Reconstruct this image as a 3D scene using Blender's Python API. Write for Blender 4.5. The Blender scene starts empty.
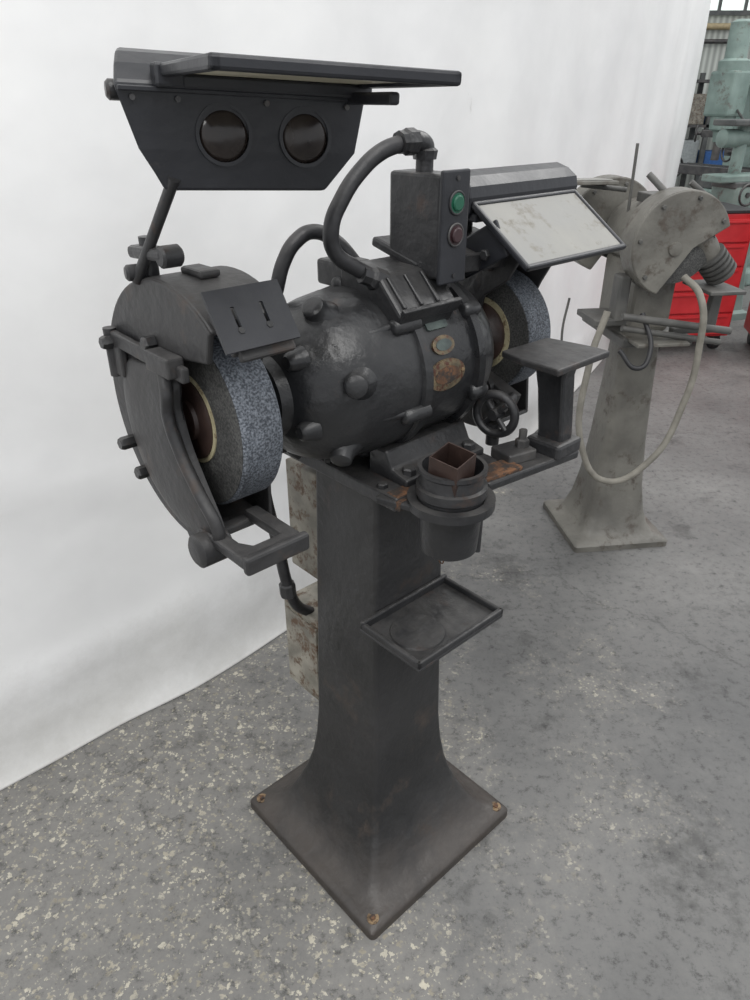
import bpy, bmesh, math, random
from math import sin, cos, pi, radians
from mathutils import Vector, Matrix, Euler
random.seed(4)
sc = bpy.context.scene
try:
    sc.view_settings.view_transform = 'Standard'
    sc.view_settings.look = 'None'
except Exception as e:
    print(e)

# ------------------------------------------------------------------ materials
def nt(name):
    m = bpy.data.materials.new(name); m.use_nodes = True
    t = m.node_tree; b = t.nodes['Principled BSDF']
    return m, t, b
def N(t, typ, **kw):
    n = t.nodes.new(typ)
    for k, v in kw.items(): setattr(n, k, v)
    return n
def ramp(t, stops):
    r = t.nodes.new('ShaderNodeValToRGB')
    e = r.color_ramp.elements
    while len(e) < len(stops): e.new(0.5)
    for i, (p, c) in enumerate(stops):
        e[i].position = p; e[i].color = (c[0], c[1], c[2], 1)
    return r
def noise(t, vec, scale, detail=6, rough=.5):
    n = N(t, 'ShaderNodeTexNoise'); n.inputs['Scale'].default_value = scale; n.inputs['Detail'].default_value = detail; n.inputs['Roughness'].default_value = rough
    t.links.new(vec, n.inputs['Vector']); return n
def paint(name, c1, c2, rust=None, rust_t=0.68, rough=0.42, scale=9, bump=0.25, metal=0.0, bscale=60, dust=None, dustc=(.16, .15, .14), low=None):
    m, t, b = nt(name)
    tc = N(t, 'ShaderNodeTexCoord')
    n1 = noise(t, tc.outputs['Object'], scale, 8)
    r1 = ramp(t, [(0.35, c1), (0.68, c2)])
    t.links.new(n1.outputs['Fac'], r1.inputs['Fac'])
    col = r1.outputs['Color']
    if low:
        h, lc = low
        sx = N(t, 'ShaderNodeSeparateXYZ'); t.links.new(tc.outputs['Object'], sx.inputs['Vector'])
        n5 = noise(t, tc.outputs['Object'], 12, 8, .6)
        ma = N(t, 'ShaderNodeMath', operation='MULTIPLY_ADD'); t.links.new(n5.outputs['Fac'], ma.inputs[0]); ma.inputs[1].default_value = -h * 1.6; t.links.new(sx.outputs['Z'], ma.inputs[2])
        mr = N(t, 'ShaderNodeMapRange'); mr.inputs['From Min'].default_value = h * .3; mr.inputs['From Max'].default_value = -h * .9; mr.inputs['To Max'].default_value = .85
        t.links.new(ma.outputs[0], mr.inputs['Value'])
        mx = N(t, 'ShaderNodeMixRGB'); mx.inputs['Color2'].default_value = (*lc, 1)
        t.links.new(mr.outputs['Result'], mx.inputs['Fac']); t.links.new(col, mx.inputs['Color1']); col = mx.outputs['Color']
    if dust:
        g = N(t, 'ShaderNodeNewGeometry'); sz = N(t, 'ShaderNodeSeparateXYZ'); t.links.new(g.outputs['Normal'], sz.inputs['Vector'])
        mr = N(t, 'ShaderNodeMapRange'); mr.inputs['From Min'].default_value = .25; mr.inputs['From Max'].default_value = 1; mr.inputs['To Max'].default_value = dust
        t.links.new(sz.outputs['Z'], mr.inputs['Value'])
        n4 = noise(t, tc.outputs['Object'], 22, 8, .65)
        r4 = ramp(t, [(.35, (.15, .15, .15)), (.65, (1, 1, 1))]); t.links.new(n4.outputs['Fac'], r4.inputs['Fac'])
        mu = N(t, 'ShaderNodeMath', operation='MULTIPLY'); t.links.new(mr.outputs['Result'], mu.inputs[0]); t.links.new(r4.outputs['Color'], mu.inputs[1])
        mx = N(t, 'ShaderNodeMixRGB'); mx.inputs['Color2'].default_value = (*dustc, 1)
        t.links.new(mu.outputs[0], mx.inputs['Fac']); t.links.new(col, mx.inputs['Color1']); col = mx.outputs['Color']
    if rust:
        mp = N(t, 'ShaderNodeMapping'); mp.inputs['Location'].default_value = (3, 7, 1)
        t.links.new(tc.outputs['Object'], mp.inputs['Vector'])
        n2 = noise(t, mp.outputs['Vector'], scale * 1.7, 12, .72)
        r2 = ramp(t, [(rust_t - .06, (0, 0, 0)), (rust_t + .04, (1, 1, 1))])
        t.links.new(n2.outputs['Fac'], r2.inputs['Fac'])
        mx = N(t, 'ShaderNodeMixRGB'); mx.inputs['Color2'].default_value = (*rust, 1)
        t.links.new(r2.outputs['Color'], mx.inputs['Fac']); t.links.new(col, mx.inputs['Color1'])
        col = mx.outputs['Color']
    t.links.new(col, b.inputs['Base Color'])
    rr = N(t, 'ShaderNodeMapRange'); rr.inputs['From Min'].default_value = .3; rr.inputs['From Max'].default_value = .7; rr.inputs['To Min'].default_value = rough - .1; rr.inputs['To Max'].default_value = rough + .15
    t.links.new(n1.outputs['Fac'], rr.inputs['Value']); t.links.new(rr.outputs['Result'], b.inputs['Roughness'])
    n3 = noise(t, tc.outputs['Object'], bscale, 6)
    n6 = noise(t, tc.outputs['Object'], bscale * .22, 3)
    ad = N(t, 'ShaderNodeMath', operation='MULTIPLY_ADD'); t.links.new(n6.outputs['Fac'], ad.inputs[0]); ad.inputs[1].default_value = 2.0; t.links.new(n3.outputs['Fac'], ad.inputs[2])
    bp = N(t, 'ShaderNodeBump'); bp.inputs['Strength'].default_value = bump; bp.inputs['Distance'].default_value = .005
    t.links.new(ad.outputs[0], bp.inputs['Height']); t.links.new(bp.outputs['Normal'], b.inputs['Normal'])
    b.inputs['Metallic'].default_value = metal
    return m
def flat(name, c, rough=.5, metal=0.0, em=None):
    m, t, b = nt(name)
    tc = N(t, 'ShaderNodeTexCoord'); n = noise(t, tc.outputs['Object'], 25, 6)
    r = ramp(t, [(.3, tuple(x * .75 for x in c)), (.7, tuple(min(1, x * 1.1) for x in c))])
    t.links.new(n.outputs['Fac'], r.inputs['Fac']); t.links.new(r.outputs['Color'], b.inputs['Base Color'])
    b.inputs['Roughness'].default_value = rough; b.inputs['Metallic'].default_value = metal
    if em: b.inputs['Emission Color'].default_value = (*c, 1); b.inputs['Emission Strength'].default_value = em
    return m

RUST = (.13, .055, .025)
DRUST = (.052, .036, .030)
M_black = paint('black_enamel', (.016, .0165, .018), (.034, .034, .036), DRUST, .64, .38, dust=.42, dustc=(.12, .115, .108), bump=.4)
M_motor = paint('motor_black_enamel', (.013, .0135, .015), (.028, .0285, .030), DRUST, .66, .31, dust=.28, dustc=(.10, .098, .095), bump=.45, bscale=45)
M_col = paint('column_black', (.017, .0172, .018), (.036, .0355, .036), (.050, .040, .034), .62, .42, scale=5, bump=.55, bscale=40, dust=.35, dustc=(.090, .078, .068), low=(.10, (.050, .041, .035)))
M_guard = paint('guard_black', (.020, .020, .0215), (.043, .042, .042), (.058, .044, .037), .62, .48, scale=8, dust=.4, dustc=(.13, .125, .12), bump=.4)
M_hood = paint('hood_black', (.011, .012, .015), (.024, .0255, .031), (.060, .055, .05), .70, .38, scale=6, bump=.15, dust=.25, dustc=(.10, .10, .10))
M_rust = paint('rusty_iron', (.07, .036, .020), (.18, .085, .04), (.03, .025, .022), .52, rough=.75, scale=30)
M_brownflange = paint('flange_brown', (.024, .015, .013), (.055, .031, .024), None, rough=.5, scale=20)
M_cream = paint('cream_blotter', (.34, .30, .19), (.52, .47, .30), (.14, .09, .05), .60, .7, scale=40)
M_steel = paint('worn_steel', (.06, .06, .063), (.13, .125, .12), RUST, .66, .42, metal=.6, scale=14)
M_rubber = paint('conduit_black', (.013, .013, .015), (.030, .030, .032), None, rough=.45, scale=20, bump=.3, dust=.3)
M_box = paint('grimy_grey_box', (.16, .15, .125), (.34, .32, .27), (.10, .06, .035), .56, .6, scale=18)
M_brass = paint('brass_nameplate', (.10, .085, .06), (.22, .17, .10), (.10, .04, .028), .55, .38, scale=60, metal=.4, bump=.2, bscale=200)
M_label = paint('dark_label', (.04, .052, .05), (.085, .11, .10), None, rough=.4, scale=60)
M_green = flat('green_button_mat', (.012, .105, .06), .35)
M_dred = flat('maroon_button_mat', (.045, .022, .025), .35)
M_glass = paint('dusty_safety_glass', (.21, .21, .20), (.29, .285, .265), (.16, .145, .12), .6, .5, scale=10, bump=.05)
M_glass.node_tree.nodes['Principled BSDF'].inputs['Specular IOR Level'].default_value = .3
M_underglass = paint('yellowed_glass', (.52, .48, .36), (.70, .66, .52), None, rough=.4, scale=12)
M_lens = paint('smoked_lens', (.016, .012, .011), (.032, .025, .022), None, rough=.18, scale=30, bump=.03)
M_bolt = paint('bolt_brass', (.16, .11, .065), (.34, .24, .14), DRUST, .55, .45, scale=60, metal=.4)
M_g2 = paint('beige_grey_paint', (.105, .100, .088), (.185, .178, .156), (.075, .062, .05), .60, .5, scale=7, dust=.35, dustc=(.25, .24, .215), bump=.4)
M_g2d = paint('dark_grey_paint', (.055, .055, .053), (.11, .108, .10), None, rough=.5, scale=10, dust=.3)
M_hose = paint('grey_hose', (.17, .16, .135), (.26, .245, .21), None, rough=.6, scale=20)
M_redcab = paint('red_cabinet_paint', (.40, .012, .016), (.55, .025, .03), None, rough=.35, scale=6, bump=.05)
M_dark = flat('dark_plastic', (.02, .02, .022), .5)
M_mill = paint('machine_green_grey', (.14, .20, .18), (.25, .33, .30), (.12, .11, .10), .62, .5, scale=5)
M_milld = paint('machine_dark', (.05, .055, .055), (.12, .125, .12), None, rough=.5, scale=8)
M_blue = flat('blue_bin_mat', (.03, .12, .35), .5)
M_chart = flat('chart_mat', (.35, .38, .38), .5)
M_yel = flat('yellow_pipe', (.42, .34, .2), .5)

def abrasive(name, c1, c2):
    m, t, b = nt(name)
    tc = N(t, 'ShaderNodeTexCoord')
    v = noise(t, tc.outputs['Object'], 330, 3)
    r = ramp(t, [(.38, c1), (.66, c2)])
    t.links.new(v.outputs['Fac'], r.inputs['Fac'])
    v2 = noise(t, tc.outputs['Object'], 14, 5, .6)
    r2 = ramp(t, [(.35, (.62, .62, .62)), (.65, (1.15, 1.15, 1.15))]); t.links.new(v2.outputs['Fac'], r2.inputs['Fac'])
    mu = N(t, 'ShaderNodeMixRGB', blend_type='MULTIPLY'); mu.inputs['Fac'].default_value = 1
    t.links.new(r.outputs['Color'], mu.inputs['Color1']); t.links.new(r2.outputs['Color'], mu.inputs['Color2'])
    t.links.new(mu.outputs['Color'], b.inputs['Base Color'])
    b.inputs['Roughness'].default_value = .75
    bp = N(t, 'ShaderNodeBump'); bp.inputs['Strength'].default_value = .6; bp.inputs['Distance'].default_value = .002
    t.links.new(v.outputs['Fac'], bp.inputs['Height']); t.links.new(bp.outputs['Normal'], b.inputs['Normal'])
    return m
M_wheel = abrasive('abrasive_rim', (.045, .052, .064), (.20, .22, .25))
M_wface = abrasive('abrasive_face', (.035, .035, .035), (.10, .10, .095))

def floor_mat():
    m, t, b = nt('worn_terrazzo_concrete')
    L = t.links.new
    tc = N(t, 'ShaderNodeTexCoord'); V = tc.outputs['Object']
    n1 = noise(t, V, 1.1, 12, .62)
    base = ramp(t, [(.32, (.085, .085, .085)), (.47, (.128, .127, .124)), (.58, (.165, .163, .158)), (.72, (.215, .212, .204))])
    L(n1.outputs['Fac'], base.inputs['Fac'])
    def flakes(scale, off, dens, mx_=.5):
        mp = N(t, 'ShaderNodeMapping'); mp.inputs['Location'].default_value = off; L(V, mp.inputs['Vector'])
        dn = noise(t, V, scale * 1.6, 3)
        mixv = N(t, 'ShaderNodeMixRGB'); mixv.inputs['Fac'].default_value = 1.3 / scale
        L(mp.outputs['Vector'], mixv.inputs['Color1']); L(dn.outputs['Color'], mixv.inputs['Color2'])
        vo = N(t, 'ShaderNodeTexVoronoi'); vo.inputs['Scale'].default_value = scale; L(mixv.outputs['Color'], vo.inputs['Vector'])
        sep = N(t, 'ShaderNodeSeparateColor'); L(vo.outputs['Color'], sep.inputs['Color'])
        thr = N(t, 'ShaderNodeMapRange'); thr.inputs['From Min'].default_value = dens; thr.inputs['To Max'].default_value = mx_
        L(sep.outputs['Red'], thr.inputs['Value'])
        lt = N(t, 'ShaderNodeMath', operation='LESS_THAN'); L(vo.outputs['Distance'], lt.inputs[0]); L(thr.outputs['Result'], lt.inputs[1])
        return lt, sep
    f1, s1 = flakes(68, (0, 0, 0), .30, .54)
    f2, s2 = flakes(125, (5, 2, 1), .22, .52)
    mxf = N(t, 'ShaderNodeMath', operation='MAXIMUM'); L(f1.outputs[0], mxf.inputs[0]); L(f2.outputs[0], mxf.inputs[1])
    n2 = noise(t, V, 2.0, 12, .72)
    sx = N(t, 'ShaderNodeSeparateXYZ'); L(V, sx.inputs['Vector'])
    gx = N(t, 'ShaderNodeMath', operation='MULTIPLY'); L(sx.outputs['X'], gx.inputs[0]); gx.inputs[1].default_value = -.17
    gy = N(t, 'ShaderNodeMath', operation='MULTIPLY_ADD'); L(sx.outputs['Y'], gy.inputs[0]); gy.inputs[1].default_value = -.03; L(gx.outputs[0], gy.inputs[2])
    ad = N(t, 'ShaderNodeMath', operation='ADD'); L(gy.outputs[0], ad.inputs[0]); L(n2.outputs['Fac'], ad.inputs[1])
    mk = N(t, 'ShaderNodeMapRange'); mk.inputs['From Min'].default_value = .37; mk.inputs['From Max'].default_value = .50
    L(ad.outputs[0], mk.inputs['Value'])
    n7 = noise(t, V, 26, 8, .7); r7 = ramp(t, [(.42, (0, 0, 0)), (.52, (1, 1, 1))]); L(n7.outputs['Fac'], r7.inputs['Fac'])
    mul = N(t, 'ShaderNodeMath', operation='MULTIPLY'); L(mxf.outputs[0], mul.inputs[0]); L(mk.outputs['Result'], mul.inputs[1])
    m2 = N(t, 'ShaderNodeMath', operation='MULTIPLY'); L(mul.outputs[0], m2.inputs[0]); L(r7.outputs['Color'], m2.inputs[1])
    fl = ramp(t, [(.1, (.24, .22, .175)), (.9, (.45, .42, .345))]); L(s1.outputs['Green'], fl.inputs['Fac'])
    lw = N(t, 'ShaderNodeMixRGB'); lw.inputs['Color2'].default_value = (.205, .198, .185, 1)
    mm = N(t, 'ShaderNodeMath', operation='MULTIPLY'); L(mk.outputs['Result'], mm.inputs[0]); mm.inputs[1].default_value = .6
    L(mm.outputs[0], lw.inputs['Fac']); L(base.outputs['Color'], lw.inputs['Color1'])
    mx = N(t, 'ShaderNodeMixRGB'); L(m2.outputs[0], mx.inputs['Fac']); L(lw.outputs['Color'], mx.inputs['Color1']); L(fl.outputs['Color'], mx.inputs['Color2'])
    n3 = noise(t, V, 34, 12, .8)
    g = ramp(t, [(.36, (.35, .35, .35)), (.47, (1, 1, 1)), (.7, (1.18, 1.18, 1.16))]); L(n3.outputs['Fac'], g.inputs['Fac'])
    fin = N(t, 'ShaderNodeMixRGB', blend_type='MULTIPLY'); fin.inputs['Fac'].default_value = 1
    L(mx.outputs['Color'], fin.inputs['Color1']); L(g.outputs['Color'], fin.inputs['Color2'])
    n4 = noise(t, V, 3.4, 14, .74)
    st = ramp(t, [(.36, (.50, .50, .50)), (.45, (1, 1, 1))]); L(n4.outputs['Fac'], st.inputs['Fac'])
    fin2 = N(t, 'ShaderNodeMixRGB', blend_type='MULTIPLY'); fin2.inputs['Fac'].default_value = .85
    L(fin.outputs['Color'], fin2.inputs['Color1']); L(st.outputs['Color'], fin2.inputs['Color2'])
    dn = noise(t, V, 2.0, 8, .7)
    mv = N(t, 'ShaderNodeMixRGB'); mv.inputs['Fac'].default_value = .35; L(V, mv.inputs['Color1']); L(dn.outputs['Color'], mv.inputs['Color2'])
    vc = N(t, 'ShaderNodeTexVoronoi', feature='DISTANCE_TO_EDGE'); vc.inputs['Scale'].default_value = 1.15; L(mv.outputs['Color'], vc.inputs['Vector'])
    cr = ramp(t, [(.0, (.35, .35, .35)), (.006, (1, 1, 1))]); L(vc.outputs['Distance'], cr.inputs['Fac'])
    fin3 = N(t, 'ShaderNodeMixRGB', blend_type='MULTIPLY'); fin3.inputs['Fac'].default_value = .6
    L(fin2.outputs['Color'], fin3.inputs['Color1']); L(cr.outputs['Color'], fin3.inputs['Color2'])
    L(fin3.outputs['Color'], b.inputs['Base Color'])
    rr = N(t, 'ShaderNodeMapRange'); rr.inputs['To Min'].default_value = .36; rr.inputs['To Max'].default_value = .7
    L(n1.outputs['Fac'], rr.inputs['Value']); L(rr.outputs['Result'], b.inputs['Roughness'])
    bp = N(t, 'ShaderNodeBump'); bp.inputs['Strength'].default_value = .3; bp.inputs['Distance'].default_value = .003
    L(n3.outputs['Fac'], bp.inputs['Height']); L(bp.outputs['Normal'], b.inputs['Normal'])
    return m
M_floor = floor_mat()
def sheet_mat():
    m, t, b = nt('white_tarp'); L = t.links.new
    tc = N(t, 'ShaderNodeTexCoord'); V = tc.outputs['Object']
    n1 = noise(t, V, 1.6, 10, .65)
    c = ramp(t, [(.3, (.76, .76, .76)), (.55, (.82, .82, .815)), (.75, (.86, .86, .85))]); L(n1.outputs['Fac'], c.inputs['Fac'])
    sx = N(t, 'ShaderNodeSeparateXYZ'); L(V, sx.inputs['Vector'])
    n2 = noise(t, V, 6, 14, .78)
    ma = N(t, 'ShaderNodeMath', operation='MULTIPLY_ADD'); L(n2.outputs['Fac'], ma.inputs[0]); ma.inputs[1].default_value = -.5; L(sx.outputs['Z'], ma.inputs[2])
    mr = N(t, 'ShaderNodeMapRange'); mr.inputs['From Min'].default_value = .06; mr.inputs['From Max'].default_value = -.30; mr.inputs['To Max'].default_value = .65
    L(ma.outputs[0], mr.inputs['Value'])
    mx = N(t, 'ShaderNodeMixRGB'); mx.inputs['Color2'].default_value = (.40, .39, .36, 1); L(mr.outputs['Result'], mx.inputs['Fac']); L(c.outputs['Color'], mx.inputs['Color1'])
    mp = N(t, 'ShaderNodeMapping'); mp.inputs['Scale'].default_value = (5, 5, 1.6); L(V, mp.inputs['Vector'])
    n3 = noise(t, mp.outputs['Vector'], 2.0, 14, .8)
    s = ramp(t, [(.31, (.70, .69, .67)), (.36, (1, 1, 1))]); L(n3.outputs['Fac'], s.inputs['Fac'])
    mu = N(t, 'ShaderNodeMixRGB', blend_type='MULTIPLY'); mu.inputs['Fac'].default_value = .7
    L(mx.outputs['Color'], mu.inputs['Color1']); L(s.outputs['Color'], mu.inputs['Color2']); L(mu.outputs['Color'], b.inputs['Base Color'])
    b.inputs['Roughness'].default_value = .55
    n4 = noise(t, V, 3.6, 3, .45)
    bp = N(t, 'ShaderNodeBump'); bp.inputs['Strength'].default_value = .3; bp.inputs['Distance'].default_value = .03
    L(n4.outputs['Fac'], bp.inputs['Height']); L(bp.outputs['Normal'], b.inputs['Normal'])
    return m
M_sheet = sheet_mat()

# ------------------------------------------------------------------ builders
PARENT = [None]
def link(ob):
    sc.collection.objects.link(ob)
    if PARENT[0]: ob.parent = PARENT[0]
    return ob
def mk(name, verts, faces, mat, smooth=False, bevel=0, seg=2, loc=(0, 0, 0), rot=(0, 0, 0), auto=None):
    me = bpy.data.meshes.new(name); me.from_pydata([tuple(v) for v in verts], [], faces)
    bm = bmesh.new(); bm.from_mesh(me); bmesh.ops.recalc_face_normals(bm, faces=bm.faces)
    if auto is not None:
        for f in bm.faces: f.smooth = True
        for e in bm.edges:
            if len(e.link_faces) == 2 and e.calc_face_angle(0) > radians(auto): e.smooth = False
    elif smooth:
        for f in bm.faces: f.smooth = True
    bm.to_mesh(me); bm.free()
    me.materials.append(mat)
    ob = bpy.data.objects.new(name, me); ob.location = loc; ob.rotation_euler = rot
    link(ob)
    if bevel:
        md = ob.modifiers.new('bev', 'BEVEL'); md.width = bevel; md.segments = seg; md.limit_method = 'ANGLE'; md.angle_limit = radians(35)
    return ob
def box(name, c, s, mat, rot=(0, 0, 0), bevel=.003):
    x, y, z = s[0] / 2, s[1] / 2, s[2] / 2
    v = [(-x, -y, -z), (x, -y, -z), (x, y, -z), (-x, y, -z), (-x, -y, z), (x, -y, z), (x, y, z), (-x, y, z)]
    f = [(0, 3, 2, 1), (4, 5, 6, 7), (0, 1, 5, 4), (1, 2, 6, 5), (2, 3, 7, 6), (3, 0, 4, 7)]
    return mk(name, v, f, mat, bevel=bevel, loc=c, rot=rot)
def bx(name, a0, a1, b0, b1, z0, z1, mat, bevel=.003):
    return box(name, ((a0 + a1) / 2, (b0 + b1) / 2, (z0 + z1) / 2), (abs(a1 - a0), abs(b1 - b0), abs(z1 - z0)), mat, bevel=bevel)
def basis(d):
    d = Vector(d).normalized()
    u = d.cross(Vector((0, 0, 1)))
    if u.length < 1e-4: u = Vector((1, 0, 0))
    u.normalize(); return d, u, d.cross(u)
def lathe(name, p0, d, prof, mat, seg=40, auto=35, bevel=0):
    d, u, w = basis(d); p0 = Vector(p0); v = []; f = []
    for (t_, r) in prof:
        for i in range(seg):
            an = 2 * pi * i / seg
            v.append(p0 + d * t_ + (u * cos(an) + w * sin(an)) * r)
    for k in range(len(prof) - 1):
        for i in range(seg):
            j = (i + 1) % seg
            f.append((k * seg + i, k * seg + j, (k + 1) * seg + j, (k + 1) * seg + i))
    f.append(tuple(range(seg))[::-1]); f.append(tuple(range((len(prof) - 1) * seg, len(prof) * seg)))
    return mk(name, v, f, mat, auto=auto, bevel=bevel)
def cyl(name, p0, p1, r, mat, r1=None, seg=24, ch=.0):
    p0 = Vector(p0); p1 = Vector(p1); L = (p1 - p0).length; r1 = r if r1 is None else r1
    if ch: prof = [(0, r - ch), (ch, r), (L - ch, r1), (L, r1 - ch)]
    else: prof = [(0, r), (L, r1)]
    return lathe(name, p0, p1 - p0, prof, mat, seg)
def hexbolt(name, p, d, r=.009, h=.008, mat=None):
    return lathe(name, p, d, [(0, r), (h * .8, r), (h, r * .8)], mat or M_black, seg=6, auto=20)
def ringmesh(name, p0, d, ri, ro, t_, mat, seg=40):
    d, u, w = basis(d); p0 = Vector(p0); v = []; f = []
    for (t2, r) in [(0, ri), (0, ro), (t_, ro), (t_, ri)]:
        for i in range(seg):
            an = 2 * pi * i / seg; v.append(p0 + d * t2 + (u * cos(an) + w * sin(an)) * r)
    for k in range(4):
        k2 = (k + 1) % 4
        for i in range(seg):
            j = (i + 1) % seg; f.append((k * seg + i, k * seg + j, k2 * seg + j, k2 * seg + i))
    return mk(name, v, f, mat, auto=35)
def tube(name, pts, r, mat, cyclic=False):
    cu = bpy.data.curves.new(name, 'CURVE'); cu.dimensions = '3D'; cu.bevel_depth = r; cu.bevel_resolution = 5; cu.resolution_u = 10; cu.use_fill_caps = True
    s = cu.splines.new('BEZIER'); s.bezier_points.add(len(pts) - 1)
    for bp_, p in zip(s.bezier_points, pts):
        bp_.co = p; bp_.handle_left_type = bp_.handle_right_type = 'AUTO'
    s.use_cyclic_u = cyclic
    cu.materials.append(mat)
    return link(bpy.data.objects.new(name, cu))
def torus(name, c, d, R, r, mat, seg=36, ms=10):
    d, u, w = basis(d); c = Vector(c); v = []; f = []
    for i in range(seg):
        a = 2 * pi * i / seg; e = u * cos(a) + w * sin(a)
        for j in range(ms):
            q = 2 * pi * j / ms; v.append(c + e * (R + r * cos(q)) + d * r * sin(q))
    for i in range(seg):
        for j in range(ms):
            i2 = (i + 1) % seg; j2 = (j + 1) % ms
            f.append((i * ms + j, i2 * ms + j, i2 * ms + j2, i * ms + j2))
    return mk(name, v, f, mat, smooth=True)
def ext(name, pts, t0, t1, mat, axis='a', bevel=.002, off=(0, 0, 0), auto=None):
    n = len(pts)
    def P(p, t_):
        if axis == 'a': q = (t_, p[0], p[1])
        elif axis == 'b': q = (p[0], t_, p[1])
        else: q = (p[0], p[1], t_)
        return (q[0] + off[0], q[1] + off[1], q[2] + off[2])
    v = [P(p, t0) for p in pts] + [P(p, t1) for p in pts]
    f = [tuple(range(n))[::-1], tuple(range(n, 2 * n))] + [(i, (i + 1) % n, (i + 1) % n + n, i + n) for i in range(n)]
    return mk(name, v, f, mat, bevel=bevel, auto=auto)
def arc(r, f0, f1, n=32):
    return [(-r * cos(radians(f0 + (f1 - f0) * i / n)), r * sin(radians(f0 + (f1 - f0) * i / n))) for i in range(n + 1)]
def sector(name, ri, ro, f0, f1, a0, a1, zc, mat, bevel=.002, bc=0, n=48):
    pts = arc(ro, f0, f1, n) + arc(ri, f1, f0, n)
    return ext(name, pts, a0, a1, mat, 'a', bevel, (0, bc, zc), auto=30)
def rsq(w, r, n=5, wy=None):
    wy = wy or w; out = []
    for cx, cy, a0 in [(w - r, wy - r, 0), (-w + r, wy - r, 90), (-w + r, -wy + r, 180), (w - r, -wy + r, 270)]:
        for i in range(n + 1):
            a = radians(a0 + 90 * i / n); out.append((cx + r * cos(a), cy + r * sin(a)))
    return out
def loft_sq(name, secs, mat, off=(0, 0)):
    v = []; f = []; n = 0
    for (z, w, r) in secs:
        q = rsq(w, r); n = len(q); v += [(x + off[0], y + off[1], z) for x, y in q]
    for k in range(len(secs) - 1):
        for i in range(n):
            j = (i + 1) % n; f.append((k * n + i, k * n + j, (k + 1) * n + j, (k + 1) * n + i))
    f.append(tuple(range(n))[::-1]); f.append(tuple(range((len(secs) - 1) * n, len(secs) * n)))
    return mk(name, v, f, mat, auto=40)
def crom(pts, n=6):
    out = []; m = len(pts); P = [Vector(p) for p in pts]
    for i in range(m):
        p0, p1, p2, p3 = P[i - 1], P[i], P[(i + 1) % m], P[(i + 2) % m]
        for k in range(n):
            t_ = k / n
            out.append(.5 * ((2 * p1) + (-p0 + p2) * t_ + (2 * p0 - 5 * p1 + 4 * p2 - p3) * t_ ** 2 + (-p0 + 3 * p1 - 3 * p2 + p3) * t_ ** 3))
    return out
def empty(name, loc, rotz, parent=None):
    e = bpy.data.objects.new(name, None); e.location = loc; e.rotation_euler = (0, 0, rotz) if not isinstance(rotz, tuple) else rotz
    e.empty_display_size = .1
    sc.collection.objects.link(e)
    if parent: e.parent = parent
    return e

# ------------------------------------------------------------------ room
def plane(name, pts, mat):
    return mk(name, pts, [tuple(range(len(pts)))], mat)
plane('floor', [(-8, -5, 0), (14, -5, 0), (14, 16, 0), (-8, 16, 0)], M_floor)
M_corr, t, b = nt('corrugated_siding')
tc = N(t, 'ShaderNodeTexCoord'); wv = N(t, 'ShaderNodeTexWave'); wv.inputs['Scale'].default_value = 3.0
t.links.new(tc.outputs['Object'], wv.inputs['Vector'])
r = ramp(t, [(0, (.34, .36, .33)), (1, (.6, .63, .58))]); t.links.new(wv.outputs['Fac'], r.inputs['Fac']); t.links.new(r.outputs['Color'], b.inputs['Base Color'])
box('wall_far', (5, 15.2, 3.5), (22, .2, 7), M_corr, bevel=0)

def curtain():
    path = [(-2.6, -.22), (-1.75, .53), (-.96, 1.225), (-.735, 1.43), (-.40, 1.74), (.28, 2.62), (1.12, 3.98), (1.75, 5.15), (2.36, 6.3), (2.62, 6.85)]
    P = []
    pv = [Vector(p) for p in path]
    for i in range(len(pv) - 1):
        p0 = pv[max(i - 1, 0)]; p1 = pv[i]; p2 = pv[i + 1]; p3 = pv[min(i + 2, len(pv) - 1)]
        n = max(4, int((p2 - p1).length / .035))
        for k in range(n):
            t_ = k / n
            P.append(.5 * ((2 * p1) + (-p0 + p2) * t_ + (2 * p0 - 5 * p1 + 4 * p2 - p3) * t_ ** 2 + (-p0 + 3 * p1 - 3 * p2 + p3) * t_ ** 3))
    P.append(pv[-1])
    zs = [0.0, .004, .012, .03, .06, .1, .15] + [.2 + .05 * i for i in range(28)] + [1.7, 1.9, 2.1, 2.5, 3, 3.6, 4.4]
    v = []; f = []; s = 0
    for i, p in enumerate(P):
        d = (P[min(i + 1, len(P) - 1)] - P[max(i - 1, 0)]).normalized(); nrm = Vector((d.y, -d.x))
        if i: s += (p - P[i - 1]).length
        for z in zs:
            foot = .025 * max(0, 1 - z / .08) ** 2
            w = .014 * sin(s * 4.1 + z * 1.3) + .004 * sin(s * 11.3 - z * 3)
            w += .010 * math.exp(-((z - .30 - .05 * sin(s * 2)) / .025) ** 2) + .008 * math.exp(-((z - .75 + .22 * (s - 2.4)) / .04) ** 2)
            w += .006 * math.exp(-((z - .20 - .03 * sin(s * 3.1)) / .016) ** 2)
            w += .009 * math.exp(-((s - 2.75 - .08 * z) / .05) ** 2) * max(0, 1 - z / 1.2)
            w *= min(1, .15 + z / .15)
            q = p + nrm * (foot + w)
            v.append((q.x, q.y, z + .002))
    m = len(zs)
    for i in range(len(P) - 1):
        for k in range(m - 1): f.append((i * m + k, (i + 1) * m + k, (i + 1) * m + k + 1, i * m + k + 1))
    ob = mk('white_tarp_curtain', v, f, M_sheet, smooth=True)
    sd = ob.modifiers.new('sol', 'SOLIDIFY'); sd.thickness = .004
curtain()

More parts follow.
